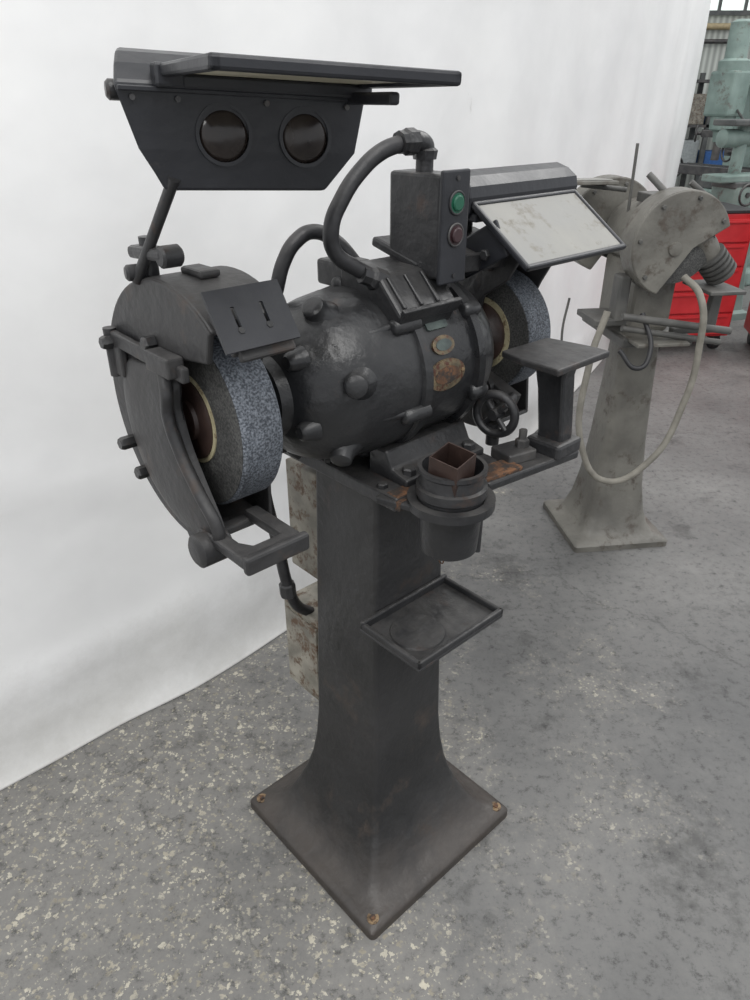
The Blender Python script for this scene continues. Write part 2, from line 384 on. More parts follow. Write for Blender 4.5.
# ------------------------------------------------------------------ MAIN GRINDER
G = empty('pedestal_grinder', (.0075, 1.162, 0), radians(42.6))
PARENT[0] = G
ZC = 1.118
loft_sq('pedestal_column', [(0, .222, .012), (.018, .222, .012), (.024, .218, .012), (.028, .205, .02), (.034, .185, .026), (.05, .166, .022), (.075, .150, .018), (.11, .135, .016), (.15, .121, .014), (.2, .109, .013), (.26, .101, .012), (.33, .096, .011), (.6, .090, .010), (.935, .083, .010)], M_col)
for i, (x, y) in enumerate([(-1, -1), (1, -1), (-1, 1), (1, 1)]):
    ringmesh('anchor_washer_%d' % i, (x * .198, y * .198, .0255), (0, 0, 1), .005, .0125, .004, M_bolt)
    cyl('anchor_bolt_%d' % i, (x * .198, y * .198, .026), (x * .198, y * .198, .033), .0055, M_rust)
bx('mount_plate', -.108, .125, -.155, .15, .935, .96, M_black, .004)
bx('plate_rust_edge', -.109, -.03, -.163, -.153, .941, .958, M_rust, .002)
bx('plate_rust_patch', -.104, -.06, -.153, -.128, .956, .9615, M_rust, .002)
bx('plate_lug_front', -.05, -.025, -.17, -.15, .938, .958, M_black, .003)
for i, (x, y) in enumerate([(-.095, -.11), (-.095, .1), (-.098, .02)]):
    hexbolt('mount_bolt_%d' % i, (x, y, .96), (0, 0, 1), .009, .008)
# motor: bulbous cast bell, ribbed joint, stator band, right bell
lathe('motor_body', (0, 0, ZC), (1, 0, 0), [(-.29, .04), (-.245, .042), (-.242, .058), (-.226, .064), (-.221, .074), (-.214, .086), (-.200, .099), (-.180, .111), (-.155, .121), (-.125, .128), (-.09, .1325), (-.055, .1335), (-.034, .133), (-.032, .139), (-.016, .139), (-.014, .129), (.091, .129), (.093, .138), (.108, .138), (.11, .132), (.14, .124), (.165, .108), (.185, .08), (.19, .06), (.215, .052), (.22, .036), (.3, .036)], M_motor, seg=72, auto=28)
for k in range(6):
    an = radians(14 + 60 * k); rb = .118
    p = Vector((-.152, -rb * cos(an), ZC + rb * sin(an))); nrm = Vector((-.85, -cos(an), sin(an))).normalized()
    lathe('bell_boss_%d' % k, p - nrm * .014, nrm, [(0, .032), (.010, .026), (.018, .020), (.026, .0175), (.033, .0165), (.036, .012)], M_motor, seg=22, auto=42)
for k in range(5):
    an = radians(48 + 72 * k); rb = .086
    p = Vector((-.212, -rb * cos(an), ZC + rb * sin(an)))
    lathe('bell_knob_%d' % k, p, (-1, 0, 0), [(-.01, .019), (.006, .015), (.014, .013), (.018, .009)], M_motor, seg=18, auto=40)
# cast web between upper and lower bosses
for k in range(6):
    an = radians(44 + 60 * k)
    pa = Vector((-.045, -.133 * cos(an), ZC + .133 * sin(an))); pb = Vector((-.165, -.113 * cos(an), ZC + .113 * sin(an)))
    lathe('bell_rib_%d' % k, pa, pb - pa, [(0, .0065), (.06, .008), ((pb - pa).length, .0045)], M_motor, seg=12, auto=60)
for k in range(6):
    an = radians(-18 + 60 * k)
    c_ = Vector((-.035, -.134 * cos(an), ZC + .134 * sin(an)))
    lathe('frame_lug_%d' % k, c_ - Vector((.035, 0, 0)), (1, 0, 0), [(0, .008), (.004, .0125), (.03, .013), (.052, .013), (.055, .009)], M_motor, seg=16, auto=50)
    c2 = Vector((.086, -.132 * cos(an), ZC + .132 * sin(an)))
    lathe('frame_lug_r_%d' % k, c2, (1, 0, 0), [(0, .009), (.004, .013), (.03, .013), (.038, .009)], M_motor, seg=16, auto=50)
ext('motor_foot_front', [(-.14, 0), (-.14, .014), (-.105, .022), (-.09, .05), (-.05, .05), (-.05, 0)], -.07, .12, M_black, 'a', .004, (0, 0, .958))
ext('motor_foot_rear', [(.14, 0), (.14, .014), (.105, .022), (.09, .05), (.05, .05), (.05, 0)], -.07, .12, M_black, 'a', .004, (0, 0, .958))
for i, x in enumerate((-.05, .095)):
    hexbolt('foot_bolt_%d' % i, (x, -.124, .972), (0, 0, 1), .012, .014)
def plate_on_motor(name, a, phi, wa, wp, mat, oval=True, r=.131):
    n = 28; ring = []; f = []
    for i in range(n):
        t_ = 2 * pi * i / n
        x, y = cos(t_), sin(t_)
        if not oval:
            k = max(abs(x), abs(y)); k2 = (1 / k) * .9; x, y = x * k2, y * k2
        ring.append((x * wa / 2, y * wp / 2))
    def P(x, y, rr):
        ph = radians(phi) + y / rr
        return (a + x, -rr * cos(ph), ZC + rr * sin(ph))
    v = [P(0, 0, r + .0015)]
    for s in (.5, 1.0): v += [P(x * s, y * s, r + .0015) for x, y in ring]
    for i in range(n):
        j = (i + 1) % n
        f.append((0, 1 + i, 1 + j)); f.append((1 + i, 1 + n + i, 1 + n + j, 1 + j))
    v += [P(x, y, r - .003) for x, y in ring]
    for i in range(n):
        j = (i + 1) % n; f.append((1 + n + i, 1 + 2 * n + i, 1 + 2 * n + j, 1 + n + j))
    mk(name, v, f, mat, auto=40)
plate_on_motor('nameplate_oval', .022, 3, .082, .050, M_brass)
plate_on_motor('nameplate_oval_inner', .022, 3, .055, .028, M_rust, r=.1318)
plate_on_motor('nameplate_badge', .022, 23.5, .048, .030, M_brass)
plate_on_motor('nameplate_badge_inner', .022, 23.5, .034, .018, M_label, r=.1318)
plate_on_motor('nameplate_label', .022, 39, .05, .022, M_label, False)
for s in (-1, 1):
    cyl('plate_rivet_%d' % s, (.022 + s * .035, -.130, ZC + .008), (.022 + s * .035, -.1345, ZC + .008), .003, M_bolt, seg=10)

# ---- left wheel + guard
LA0, LA1 = -.352, -.29
WR = .128
lathe('abrasive_wheel_left', (LA0, 0, ZC), (1, 0, 0), [(0, WR - .003), (.003, WR), (LA1 - LA0 - .003, WR), (LA1 - LA0, WR - .003)], M_wheel, seg=72)
ringmesh('wheel_side_left', (LA0 - .0012, 0, ZC), (1, 0, 0), .03, WR - .004, .002, M_wface, 64)
ringmesh('blotter_left', (LA0 - .003, 0, ZC), (1, 0, 0), .054, .064, .003, M_cream, 48)
lathe('flange_left', (LA0 - .002, 0, ZC), (-1, 0, 0), [(0, .058), (.003, .058), (.005, .054), (.005, .03), (.010, .028), (.012, .012)], M_brownflange, seg=40)
GR = .182; BG = -.012; ZG = ZC + .010
DA0, DA1 = -.382, -.270
sector('guard_drum_left', GR - .008, GR, 50, 284, DA0, DA1, ZG, M_guard, bc=BG, bevel=.004)
openedge = [(-.082, -.130), (-.057, -.085), (-.026, -.035), (-.004, .01), (.000, .045), (-.012, .072), (-.045, .092), (-.105, .100)]
ext('guard_side_left', arc(GR - .001, 50, 284, 44) + openedge, DA0 - .003, DA0 + .006, M_guard, 'a', .003, (0, BG, ZG))
ext('guard_inner_left', arc(GR - .002, 50, 284, 44) + [(-.05, -.06), (-.02, 0), (-.06, .09)], DA1 - .006, DA1, M_guard, 'a', .002, (0, BG, ZG))
door = crom([(.060, .066), (.015, .073), (-.022, .058), (-.020, .018), (-.034, -.03), (-.064, -.08), (-.094, -.130), (-.080, -.162), (-.03, -.168), (.035, -.155), (.095, -.115), (.130, -.05), (.132, .015), (.105, .058)], 6)
def domed(name, pts, a_base, mat, heights, shift=(0, 0)):
    n = len(pts); c = sum(pts, Vector((0, 0))) / n; v = []; f = []
    for s, h in heights:
        for p in pts:
            q = c + (p - c) * s
            v.append((a_base - h, BG + q.x, ZG + q.y))
    k = len(heights)
    for i in range(k - 1):
        for j in range(n):
            j2 = (j + 1) % n; f.append((i * n + j, i * n + j2, (i + 1) * n + j2, (i + 1) * n + j))
    f.append(tuple(range((k - 1) * n, k * n)))
    return mk(name, v, f, mat, auto=50)
domed('guard_door_left', door, DA0 + .002, M_guard, [(1.0, 0), (1.0, .008), (.97, .012), (.85, .016), (.65, .019), (.4, .021), (.15, .0218)])
tube('guard_door_lip', [(DA0 - .008 - k, BG + b_, ZG + z_) for b_, z_, k in [(.030, .080, 0), (-.010, .074, .006), (-.025, .052, .012), (-.022, .018, .013), (-.037, -.03, .011), (-.066, -.08, .007), (-.096, -.13, .002), (-.086, -.156, 0)]], .0085, M_guard)
box('hinge_strap', (DA0 - .011, .022, ZG + .082), (.011, .20, .020), M_guard, rot=(radians(2), 0, 0))
box('hinge_strap_lower', (DA0 - .011, .108, ZG + .055), (.011, .026, .045), M_guard)
box('hinge_clamp', (DA0 - .016, -.035, ZG + .086), (.024, .06, .026), M_guard)
for i, (bb, zz) in enumerate([(.118, .08), (.01, .10), (.125, -.075), (.102, -.118)]):
    hexbolt('guard_bolt_%d' % i, (DA0 - .004, bb, ZG + zz), (-1, 0, 0), .010, (.026, .016, .024, .016)[i])
cyl('hinge_pin', (DA0 - .013, .123, ZG + .098), (DA0 - .013, .123, ZG + .03), .009, M_guard)
def slotted_plate():
    W, H = .10, .072
    xs = [0, .026, .031, .064, .069, W]; ys = [0, .022, .054, H]
    v = []; f = []; idx = {}
    for zi, zt in enumerate((0, .004)):
        for i, x in enumerate(xs):
            for j, y in enumerate(ys):
                idx[(i, j, zi)] = len(v); v.append((x, y, zt))
    holes = {(1, 1), (3, 1)}
    for i in range(5):
        for j in range(3):
            if (i, j) in holes:
                c = [(i, j), (i + 1, j), (i + 1, j + 1), (i, j + 1)]
                for k in range(4):
                    p, q = c[k], c[(k + 1) % 4]
                    f.append((idx[(*p, 0)], idx[(*q, 0)], idx[(*q, 1)], idx[(*p, 1)]))
            else:
                for zi in (0, 1):
                    f.append((idx[(i, j, zi)], idx[(i + 1, j, zi)], idx[(i + 1, j + 1, zi)], idx[(i, j + 1, zi)]))
    per = [(i, 0) for i in range(6)] + [(5, j) for j in range(1, 4)] + [(i, 3) for i in range(4, -1, -1)] + [(0, j) for j in range(2, 0, -1)]
    for k in range(len(per)):
        p, q = per[k], per[(k + 1) % len(per)]
        f.append((idx[(*p, 0)], idx[(*q, 0)], idx[(*q, 1)], idx[(*p, 1)]))
    top = Vector((-.395, -.138, 1.316)); bot = Vector((-.395, -.182, 1.252))
    X = Vector((1, 0, 0)); Y = (bot - top).normalized(); Z = X.cross(Y)
    vv = [top + X * a + Y * b_ - Z * c for a, b_, c in v]
    mk('spark_arrester_plate', vv, f, M_hood)
    nrm = Z if Z.y < 0 else -Z
    for i, x in enumerate((.0285, .0665)):
        hexbolt('arrester_bolt_%d' % i, top + X * x + Y * .050 - nrm * .003, nrm, .005, .008, M_black)
slotted_plate()
box('arrester_bracket', (-.335, -.142, ZG + .140), (.085, .06, .012), M_guard, rot=(radians(38), 0, 0))
box('arrester_backing', (-.335, -.160, ZG + .135), (.075, .01, .05), M_guard, rot=(radians(-34), 0, 0))

box('rod_clamp_block', (-.372, .008, 1.337), (.026, .09, .016), M_black, rot=(radians(-4), 0, 0), bevel=.006)
cyl('rod_clamp_post', (-.366, .03, 1.29), (-.366, .03, 1.353), .010, M_black)
cyl('rod_clamp_boss', (-.384, -.032, 1.338), (-.356, -.032, 1.338), .013, M_black, ch=.003)
cyl('shield_rod', (-.386, .032, 1.302), (-.370, -.066, 1.425), .0068, M_black)
cyl('shield_rod_end', (-.398, .036, 1.312), (-.372, .03, 1.312), .010, M_black, ch=.003)
box('drum_top_lug', (-.325, -.02, ZG + GR + .003), (.03, .05, .010), M_guard, bevel=.004)

def hood(parent, prof, xfun, name, mat):
    PARENT[0] = parent
    n = len(prof); v = []
    for s in (-1, 1):
        for (y, z) in prof: v.append((xfun(s, z, y), y, z))
    f = [tuple(range(n))[::-1], tuple(range(n, 2 * n))] + [(i, (i + 1) % n, (i + 1) % n + n, i + n) for i in range(n)]
    return mk(name, v, f, mat, bevel=.004, auto=None)
SL = empty('eye_shield_left', (-.298, -.092, 1.461), (0, radians(2.5), radians(-17.6)), G)
def xf(s, z, y):
    pts = [(-.053, -.086, .105), (-.011, -.112, .141), (.041, -.128, .148), (.2, -.128, .148)]
    for (z0, l0, r0), (z1, l1, r1) in zip(pts, pts[1:]):
        if z <= z1:
            k = max(0, (z - z0) / (z1 - z0)); v_ = (l0 + (l1 - l0) * k) if s < 0 else (r0 + (r1 - r0) * k); break
    return v_ + (y * .25 if s < 0 else -y * .25)
hood(SL, [(0.005, -.053), (0, -.011), (-.004, .041), (-.004, .050), (.015, .068), (.035, .079), (.055, .083), (.075, .077), (.088, .058), (.092, .02), (.08, -.011), (.05, -.045)], xf, 'lamp_hood', M_hood)
for i, x in enumerate((-.018, .076)):
    ringmesh('lamp_port_rim_%d' % i, (x, .002, .005), (0, -1, 0), .0275, .0315, .006, M_hood)
    lathe('lamp_lens_%d' % i, (x, .002, .005), (0, -1, 0), [(0, .028), (.003, .0275), (.0065, .021), (.0085, .011), (.0092, .002)], M_lens, seg=36, auto=60)
for i, x in enumerate((-.112, -.066, .03, .125)):
    cyl('hood_screw_%d' % i, (x, -.001, .037), (x, -.008, .037), .003, M_steel, seg=10)
box('hood_flange', (.010, -.006, .045), (.272, .012, .005), M_hood, bevel=.001)
cyl('hood_knob', (-.116, .02, .043), (-.134, .02, .043), .010, M_black, ch=.003)
def frame(cx0, cx1, y0, y1, z, mat, gmat, w=.016, h=.014):
    box('frame_left', ((cx0 + w / 2), (y0 + y1) / 2, z), (w, y1 - y0, h), mat)
    box('frame_right', ((cx1 - w / 2), (y0 + y1) / 2, z), (w, y1 - y0, h), mat)
    box('frame_front', ((cx0 + cx1) / 2, y0 + w / 2, z), (cx1 - cx0, w, h), mat)
    box('frame_rear', ((cx0 + cx1) / 2, y1 - w / 2, z), (cx1 - cx0, w, h), mat)
    box('glass_pane', ((cx0 + cx1) / 2, (y0 + y1) / 2, z), (cx1 - cx0 - w, y1 - y0 - w, .004), gmat, bevel=0)
frame(-.085, .144, -.226, -.005, .062, M_hood, M_underglass, w=.012, h=.012)
box('frame_hinge_bar', (.03, -.012, .053), (.24, .02, .014), M_hood)
box('frame_arm', (.13, -.06, .046), (.012, .12, .012), M_hood)
box('hinge_lug_left', (-.075, -.008, .058), (.03, .03, .022), M_hood)
PARENT[0] = G

SR = empty('eye_shield_right', (.30, -.04, 1.352), (radians(0), 0, 0), G)
PARENT[0] = SR
def xr(s, z, y): return s * ((.150 if z < .03 else .142) - max(0, y - .05) * .3)
hood(SR, [(-.005, -.012), (-.008, .012), (-.004, .028), (.012, .042), (.035, .049), (.06, .046), (.082, .032), (.092, .01), (.092, -.01), (.08, -.03), (.02, -.03)], xr, 'lamp_hood', M_hood)
FR = empty('glass_frame', (0, -.004, .004), (radians(35), 0, 0), SR)
PARENT[0] = FR
frame(-.145, .142, -.150, .0, 0, M_hood, M_glass, w=.009, h=.010)
PARENT[0] = SR
box('shield_hinge', (-.12, .0, -.018), (.04, .03, .014), M_hood)
PARENT[0] = G
cyl('shield_rod_right', (.24, .03, 1.335), (.24, .03, 1.23), .008, M_black)
box('shield_link_plate', (.17, -.060, 1.285), (.006, .10, .06), M_hood, rot=(radians(-30), 0, 0))
hexbolt('shield_link_bolt', (.166, -.075, 1.28), (-1, 0, 0), .009, .008)

RA0, RA1 = .262, .325
lathe('abrasive_wheel_right', (RA0, 0, ZC), (1, 0, 0), [(0, .109), (.003, .112), (RA1 - RA0 - .003, .112), (RA1 - RA0, .109)], M_wheel, seg=64)
ringmesh('wheel_side_right', (RA0 - .0012, 0, ZC), (1, 0, 0), .03, .108, .002, M_wface, 64)
ringmesh('blotter_right', (RA0 - .003, 0, ZC), (1, 0, 0), .056, .067, .003, M_cream, 48)
lathe('flange_right', (RA0 - .002, 0, ZC), (-1, 0, 0), [(0, .057), (.006, .057), (.012, .045), (.02, .04)], M_brownflange, seg=40)
sector('guard_drum_right', .17, .178, 58, 290, .235, .352, ZC, M_guard)
ext('guard_inner_right', arc(.177, 58, 290, 40) + [(-.06, -.12), (-.02, -.06), (-.005, 0), (-.02, .075), (-.07, .11)], .234, .242, M_guard, 'a', .002, (0, 0, ZC))
ext('guard_outer_right', arc(.177, 58, 290, 40) + [(-.05, -.06), (-.02, 0), (-.06, .09)], .346, .353, M_guard, 'a', .002, (0, 0, ZC))
for i, (bb, zz) in enumerate([(.03, .15), (.1, .1), (.02, -.14), (-.03, .13)]):
    hexbolt('guard_bolt_r_%d' % i, (.236, bb, ZC + zz), (-1, 0, 0), .010, .012)
box('guard_arm_right', (.245, -.055, ZC - .09), (.03, .10, .03), M_guard, rot=(radians(20), 0, 0))
lathe('guard_lug_right', (.232, -.04, ZC - .09), (-1, 0, 0), [(0, .026), (.012, .026), (.016, .015)], M_guard, seg=24)
box('guard_stay_slab', (.15, -.005, 1.285), (.25, .11, .016), M_black, rot=(radians(14), radians(2), 0), bevel=.005)
box('stay_slab_lip', (.15, -.06, 1.268), (.25, .01, .03), M_black, rot=(radians(14), radians(2), 0), bevel=.003)
ext('terminal_trough', [(-.115, -.005), (-.065, .045), (.02, .05), (.02, -.02), (-.09, -.05)], -.065, .06, M_black, 'a', .005, (0, 0, 1.232))
for i in range(3):
    box('trough_fin_%d' % i, (-.05 + i * .035, -.087, 1.252), (.007, .055, .012), M_black, rot=(radians(44), 0, 0), bevel=.002)
box('trough_lip', (0, -.112, 1.226), (.125, .008, .022), M_black, rot=(radians(30), 0, 0), bevel=.002)
bx('switch_box', .026, .078, -.098, .008, 1.262, 1.408, M_black, .005)
bx('switch_cover', .023, .081, -.106, -.098, 1.256, 1.414, M_hood, .003)
lathe('start_button', (.053, -.105, 1.370), (0, -1, 0), [(0, .014), (.003, .014), (.003, .011), (.005, .011), (.0065, .009)], M_green, seg=28)
torus('start_button_bezel', (.053, -.107, 1.370), (0, 1, 0), .0155, .0018, M_black)
lathe('stop_button', (.053, -.105, 1.326), (0, -1, 0), [(0, .014), (.003, .014), (.003, .011), (.006, .011), (.0075, .009)], M_dred, seg=28)
torus('stop_button_bezel', (.053, -.107, 1.326), (0, 1, 0), .0155, .0018, M_steel)
for i, z in enumerate((1.403, 1.268)):
    cyl('switch_screw_%d' % i, (.053, -.106, z), (.053, -.108, z), .0035, M_steel, seg=10)
box('switch_bracket', (.05, -.03, 1.252), (.06, .1, .022), M_black)
cyl('conduit_nipple', (.052, -.04, 1.405), (.052, -.04, 1.436), .013, M_black)
lathe('conduit_elbow_nut', (.052, -.04, 1.424), (0, 0, 1), [(0, .017), (.012, .019), (.016, .014)], M_black, seg=8, auto=20)
tube('conduit_elbow', [(.052, -.04, 1.432), (.050, -.04, 1.442), (.037, -.04, 1.448), (.018, -.039, 1.448)], .0145, M_black)
lathe('conduit_ferrule', (.028, -.04, 1.448), (-1, 0, 0), [(0, .018), (.016, .018), (.02, .015), (.03, .015)], M_black, seg=8, auto=20)
tube('flex_conduit_upper', [(.01, -.04, 1.448), (-.03, -.035, 1.437), (-.065, -.03, 1.414), (-.1, -.03, 1.380), (-.120, -.03, 1.345), (-.115, -.03, 1.312), (-.085, -.04, 1.288), (-.05, -.055, 1.268)], .0115, M_rubber)
lathe('conduit_nut_low', (-.045, -.057, 1.264), (-.8, .2, .35), [(0, .017), (.02, .017), (.026, .013), (.04, .013)], M_black, seg=8, auto=20)
tube('flex_conduit_rear', [(.0, .05, 1.265), (-.03, .07, 1.305), (-.065, .08, 1.322), (-.1, .08, 1.312), (-.125, .08, 1.285), (-.14, .085, 1.24), (-.155, .135, 1.12), (-.158, .145, .98), (-.15, .15, .88), (-.128, .15, .74), (-.115, .145, .64), (-.09, .15, .575), (-.06, .15, .545)], .0115, M_rubber)
lathe('conduit_nut_rear', (-.1165, .147, .65), (.06, .0, -1), [(0, .014), (.004, .017), (.03, .017), (.034, .014)], M_black, seg=8, auto=20)
box('motor_top_bracket', (-.03, .05, 1.262), (.06, .07, .04), M_black, bevel=.006)
bx('starter_box_upper', -.075, .07, .088, .185, .66, .9, M_box, .004)
bx('starter_box_lower', -.075, .07, .099, .225, .32, .55, M_box, .004)
bx('starter_box_cover', -.08, -.074, .108, .216, .34, .53, M_box, .002)
# ---- left tool rest (U)
ext('tool_rest_left', [(-.400, -.180), (-.302, -.180), (-.302, -.065), (-.325, -.065), (-.325, -.153), (-.368, -.153), (-.378, -.135), (-.378, -.075), (-.400, -.065)], .974, .990, M_guard, 'z', .004)
box('rest_front_lip', (-.351, -.182, .983), (.100, .013, .026), M_guard, bevel=.004)
lathe('rest_pivot', (-.418, -.085, .966), (1, 0, 0), [(0, .018), (.004, .024), (.046, .024), (.05, .018)], M_guard, seg=24)
ext('rest_web', [(-.085, -.165), (-.02, -.170), (.0, -.14), (-.06, -.115), (-.095, -.128)], -.392, -.372, M_guard, 'a', .004, (0, 0, ZC))
box('rest_cross_bar', (-.345, -.068, .972), (.09, .02, .014), M_guard, bevel=.004)
# ---- right tool rest
ext('tool_rest_right', [(.155, -.245), (.305, -.245), (.305, -.205), (.292, -.125), (.17, -.12), (.158, -.17)], 1.118, 1.130, M_guard, 'z', .003)
ext('rest_support_right', [(-.238, .0), (-.238, .03), (-.228, .13), (-.232, .15), (-.165, .15), (-.178, .1), (-.188, .03), (-.188, 0)], .20, .235, M_black, 'a', .005, (0, 0, .97))
box('rest_support_foot', (.217, -.213, .975), (.07, .07, .028), M_black, bevel=.006)
ext('rest_arm_slotted', [(.03, -.225), (.245, -.25), (.255, -.20), (.12, -.17), (.10, -.14), (.03, -.14)], .950, .966, M_black, 'z', .004)
box('rest_arm_rust', (.070, -.205, .969), (.085, .04, .008), M_rust, bevel=.002, rot=(0, 0, radians(-8)))
box('rest_slider', (.135, -.19, .975), (.06, .05, .02), M_steel, rot=(0, 0, radians(-12)))
lathe('clamp_stud', (.15, -.195, .985), (0, 0, 1), [(0, .012), (.012, .012), (.014, .007), (.03, .007)], M_steel, seg=6, auto=20)
torus('adjust_handwheel', (.155, -.13, 1.022), (1, .25, .0), .036, .008, M_black)
for k in range(4):
    a_ = pi / 4 + k * pi / 2
    cyl('handwheel_spoke_%d' % k, (.155, -.13, 1.022), (.155, -.13 + .034 * cos(a_), 1.022 + .034 * sin(a_)), .005, M_black, seg=10)
lathe('handwheel_hub', (.145, -.13, 1.022), (1, 0, 0), [(0, .010), (.02, .013)], M_black, seg=18)
cyl('handwheel_shaft', (.155, -.13, 1.022), (.24, -.10, 1.022), .010, M_black)
cyl('rest_post_right', (.165, -.12, .96), (.165, -.12, 1.00), .012, M_black)
# ---- quench cup
CA, CB = -.038, -.205
prof_o = [(0, .041), (.004, .046), (.10, .052), (.104, .0555), (.118, .0555), (.12, .050), (.138, .049), (.142, .0535), (.149, .0535)]
lathe('quench_cup', (CA, CB, .866), (0, 0, 1), prof_o + [(.149, .047), (.02, .038), (.018, .01)], M_black, seg=44)
ringmesh('cup_holder_ring', (CA, CB, .948), (0, 0, 1), .054, .069, .014, M_black, 44)
box('cup_holder_arm', (CA + .055, CB + .03, .953), (.09, .03, .012), M_black, rot=(0, 0, radians(20)))
box('cup_holder_arm_rear', (CA - .045, CB + .05, .951), (.05, .09, .012), M_black, rot=(0, 0, radians(20)))
def sqtube():
    w = .025; t_ = .002
    pts = [(-w, -w), (w, -w), (w, w), (-w, w)]
    v = []; f = []
    for z in (0, .115):
        for k in (1, (w - t_) / w):
            v += [(x * k, y * k, z) for x, y in pts]
    for i in range(4):
        j = (i + 1) % 4
        f += [(i, j, 8 + j, 8 + i), (4 + i, 4 + j, 12 + j, 12 + i), (8 + i, 8 + j, 12 + j, 12 + i), (i, j, 4 + j, 4 + i)]
    mk('square_tube_insert', v, f, M_brownflange, loc=(CA - .006, CB, .93), rot=(radians(7), radians(-8), radians(8)))
sqtube()
def tray():
    a0, a1, b0, b1, z = -.128, .092, -.235, -.088, .672
    bx('tray_bottom', a0, a1, b0, b1, z, z + .008, M_black, .003)
    bx('tray_rim_left', a0, a0 + .009, b0, b1, z + .006, z + .02, M_black, .003)
    bx('tray_rim_right', a1 - .009, a1, b0, b1, z + .006, z + .02, M_black, .003)
    bx('tray_rim_front', a0, a1, b0, b0 + .009, z + .006, z + .02, M_black, .003)
    bx('tray_rim_rear', a0, a1, b1 - .009, b1, z + .006, z + .024, M_black, .003)
    ext('tray_bracket', [(-.088, 0), (-.2, 0), (-.088, -.07)], -.02, -.0, M_black, 'a', .002, (0, 0, z))
    lathe('tray_disc_relief', (-.06, -.165, z + .008), (0, 0, 1), [(0, .05), (.003, .048)], M_black, seg=36)
tray()
cyl('hanging_dresser_bar', (.075, -.175, .945), (.07, -.18, .80), .008, M_black, r1=.006)
for k in range(6):
    torus('chain_link_%d' % k, (CA + .01 + .003 * k, CB + .035, .862 - .010 * k), (1, 0, 0) if k % 2 else (0, 1, 0), .005, .0013, M_rust, 12, 6)
PARENT[0] = None

# ------------------------------------------------------------------ SECOND GRINDER
G2 = empty('pedestal_grinder.001', (.915, 2.5, 0), radians(97.5))
PARENT[0] = G2
loft_sq('pedestal_column', [(0, .185, .012), (.022, .185, .012), (.03, .178, .014), (.036, .15, .03), (.06, .13, .035), (.12, .112, .035), (.22, .097, .035), (.4, .083, .033), (.6, .074, .03), (.78, .068, .028)], M_g2)
bx('bed_plate', -.15, .2, -.13, .12, .78, .81, M_g2d, .006)
bx('head_casting', -.09, .19, -.07, .07, .81, 1.03, M_g2, .02)
Z2 = 1.11
lathe('motor_body', (0, 0, Z2), (1, 0, 0), [(-.1, .03), (-.1, .07), (-.07, .095), (.0, .1), (.15, .1), (.19, .08), (.21, .03)], M_g2, seg=40)
for nm, a0, r_, bc in (('near', -.185, .158, 0), ('far', .215, .16, .05)):
    sector('guard_drum_' + nm, r_ - .008, r_, 20, 250, a0, a0 + .085, Z2, M_g2, bc=bc)
    ext('guard_face_' + nm, arc(r_ - .002, 20, 250, 36) + [(.0, -.07), (-.04, -.01)], a0 - .004, a0 + .006, M_g2, 'a', .003, (0, bc, Z2))
    ext('guard_back_' + nm, arc(r_ - .002, 20, 250, 36) + [(.0, -.07), (-.04, -.01)], a0 + .08, a0 + .087, M_g2, 'a', .003, (0, bc, Z2))
    lathe('abrasive_wheel_' + nm, (a0 + .02, 0, Z2), (1, 0, 0), [(0, .12), (.045, .12)], M_wface, seg=48)
    lathe('guard_hub_' + nm, (a0 - .002, .02, Z2 - .01), (-1, 0, 0), [(0, .022), (.008, .020), (.010, .008)], M_g2, seg=24)
    for k in range(5):
        p = arc(r_ - .02, 30 + 48 * k, 31, 1)[0]
        hexbolt('g_bolt_%s_%d' % (nm, k), (a0 - .003, p[0] + bc, Z2 + p[1]), (-1, 0, 0), .007, .01, M_g2d)
prof = []
for k in range(5): prof += [(k * .018, .05), (k * .018 + .009, .05), (k * .018 + .009, .041), (k * .018 + .018, .041)]
lathe('ribbed_spout', (-.14, -.125, 1.07), (0, -.7, -.7), prof, M_g2d, seg=28)
tube('spout_elbow', [(-.14, -.06, 1.13), (-.14, -.1, 1.11), (-.14, -.135, 1.06)], .035, M_g2)
bx('work_rest_near', -.24, -.06, -.22, -.10, .965, .977, M_g2d, .003)
ext('rest_arm_near', [(-.2, .0), (-.2, .15), (-.17, .15), (-.16, .03), (-.05, .02), (-.05, 0)], -.15, -.12, M_g2d, 'a', .004, (0, 0, .82))
bx('work_rest_low', -.22, -.07, -.08, .10, .80, .812, M_g2, .003)
cyl('rest_rail', (-.2, .16, .9), (-.2, -.22, .84), .012, M_g2d)
cyl('rest_rail_b', (-.19, .15, .86), (-.19, -.2, .80), .010, M_g2d)
box('bed_flange_left', (-.05, .16, .86), (.16, .11, .02), M_g2d)
box('side_bracket', (-.1, .13, .93), (.06, .04, .16), M_g2d, bevel=.008)
cyl('shield_mast', (.06, .07, 1.15), (.06, .075, 1.38), .005, M_g2d)
cyl('shield_arm', (.1, .07, 1.24), (.12, .22, 1.255), .008, M_g2d)
box('shield_glass_frame', (.10, .235, 1.265), (.16, .2, .012), M_g2, rot=(0, radians(3), 0))
box('shield_glass', (.10, .235, 1.273), (.13, .17, .004), M_glass, rot=(0, radians(3), 0))
cyl('lamp_arm_near', (-.12, .03, 1.24), (-.06, .08, 1.30), .010, M_g2d)
box('guard_cap_box', (.0, -.0, 1.225), (.12, .1, .03), M_g2d)
cyl('lever_rod', (-.12, -.12, 1.22), (-.1, -.04, 1.28), .009, M_g2d)
inv = Matrix.Translation((.915, 2.5, 0)) @ Matrix.Rotation(radians(97.5), 4, 'Z'); inv = inv.inverted()
tube('coolant_hose', [inv @ Vector(p) for p in [(.96, 2.30, 1.02), (1.0, 2.25, .975), (1.03, 2.24, .8), (1.02, 2.24, .63), (.935, 2.22, .42), (.80, 2.22, .345), (.705, 2.23, .46), (.692, 2.25, .76), (.73, 2.27, .92)]], .011, M_hose)
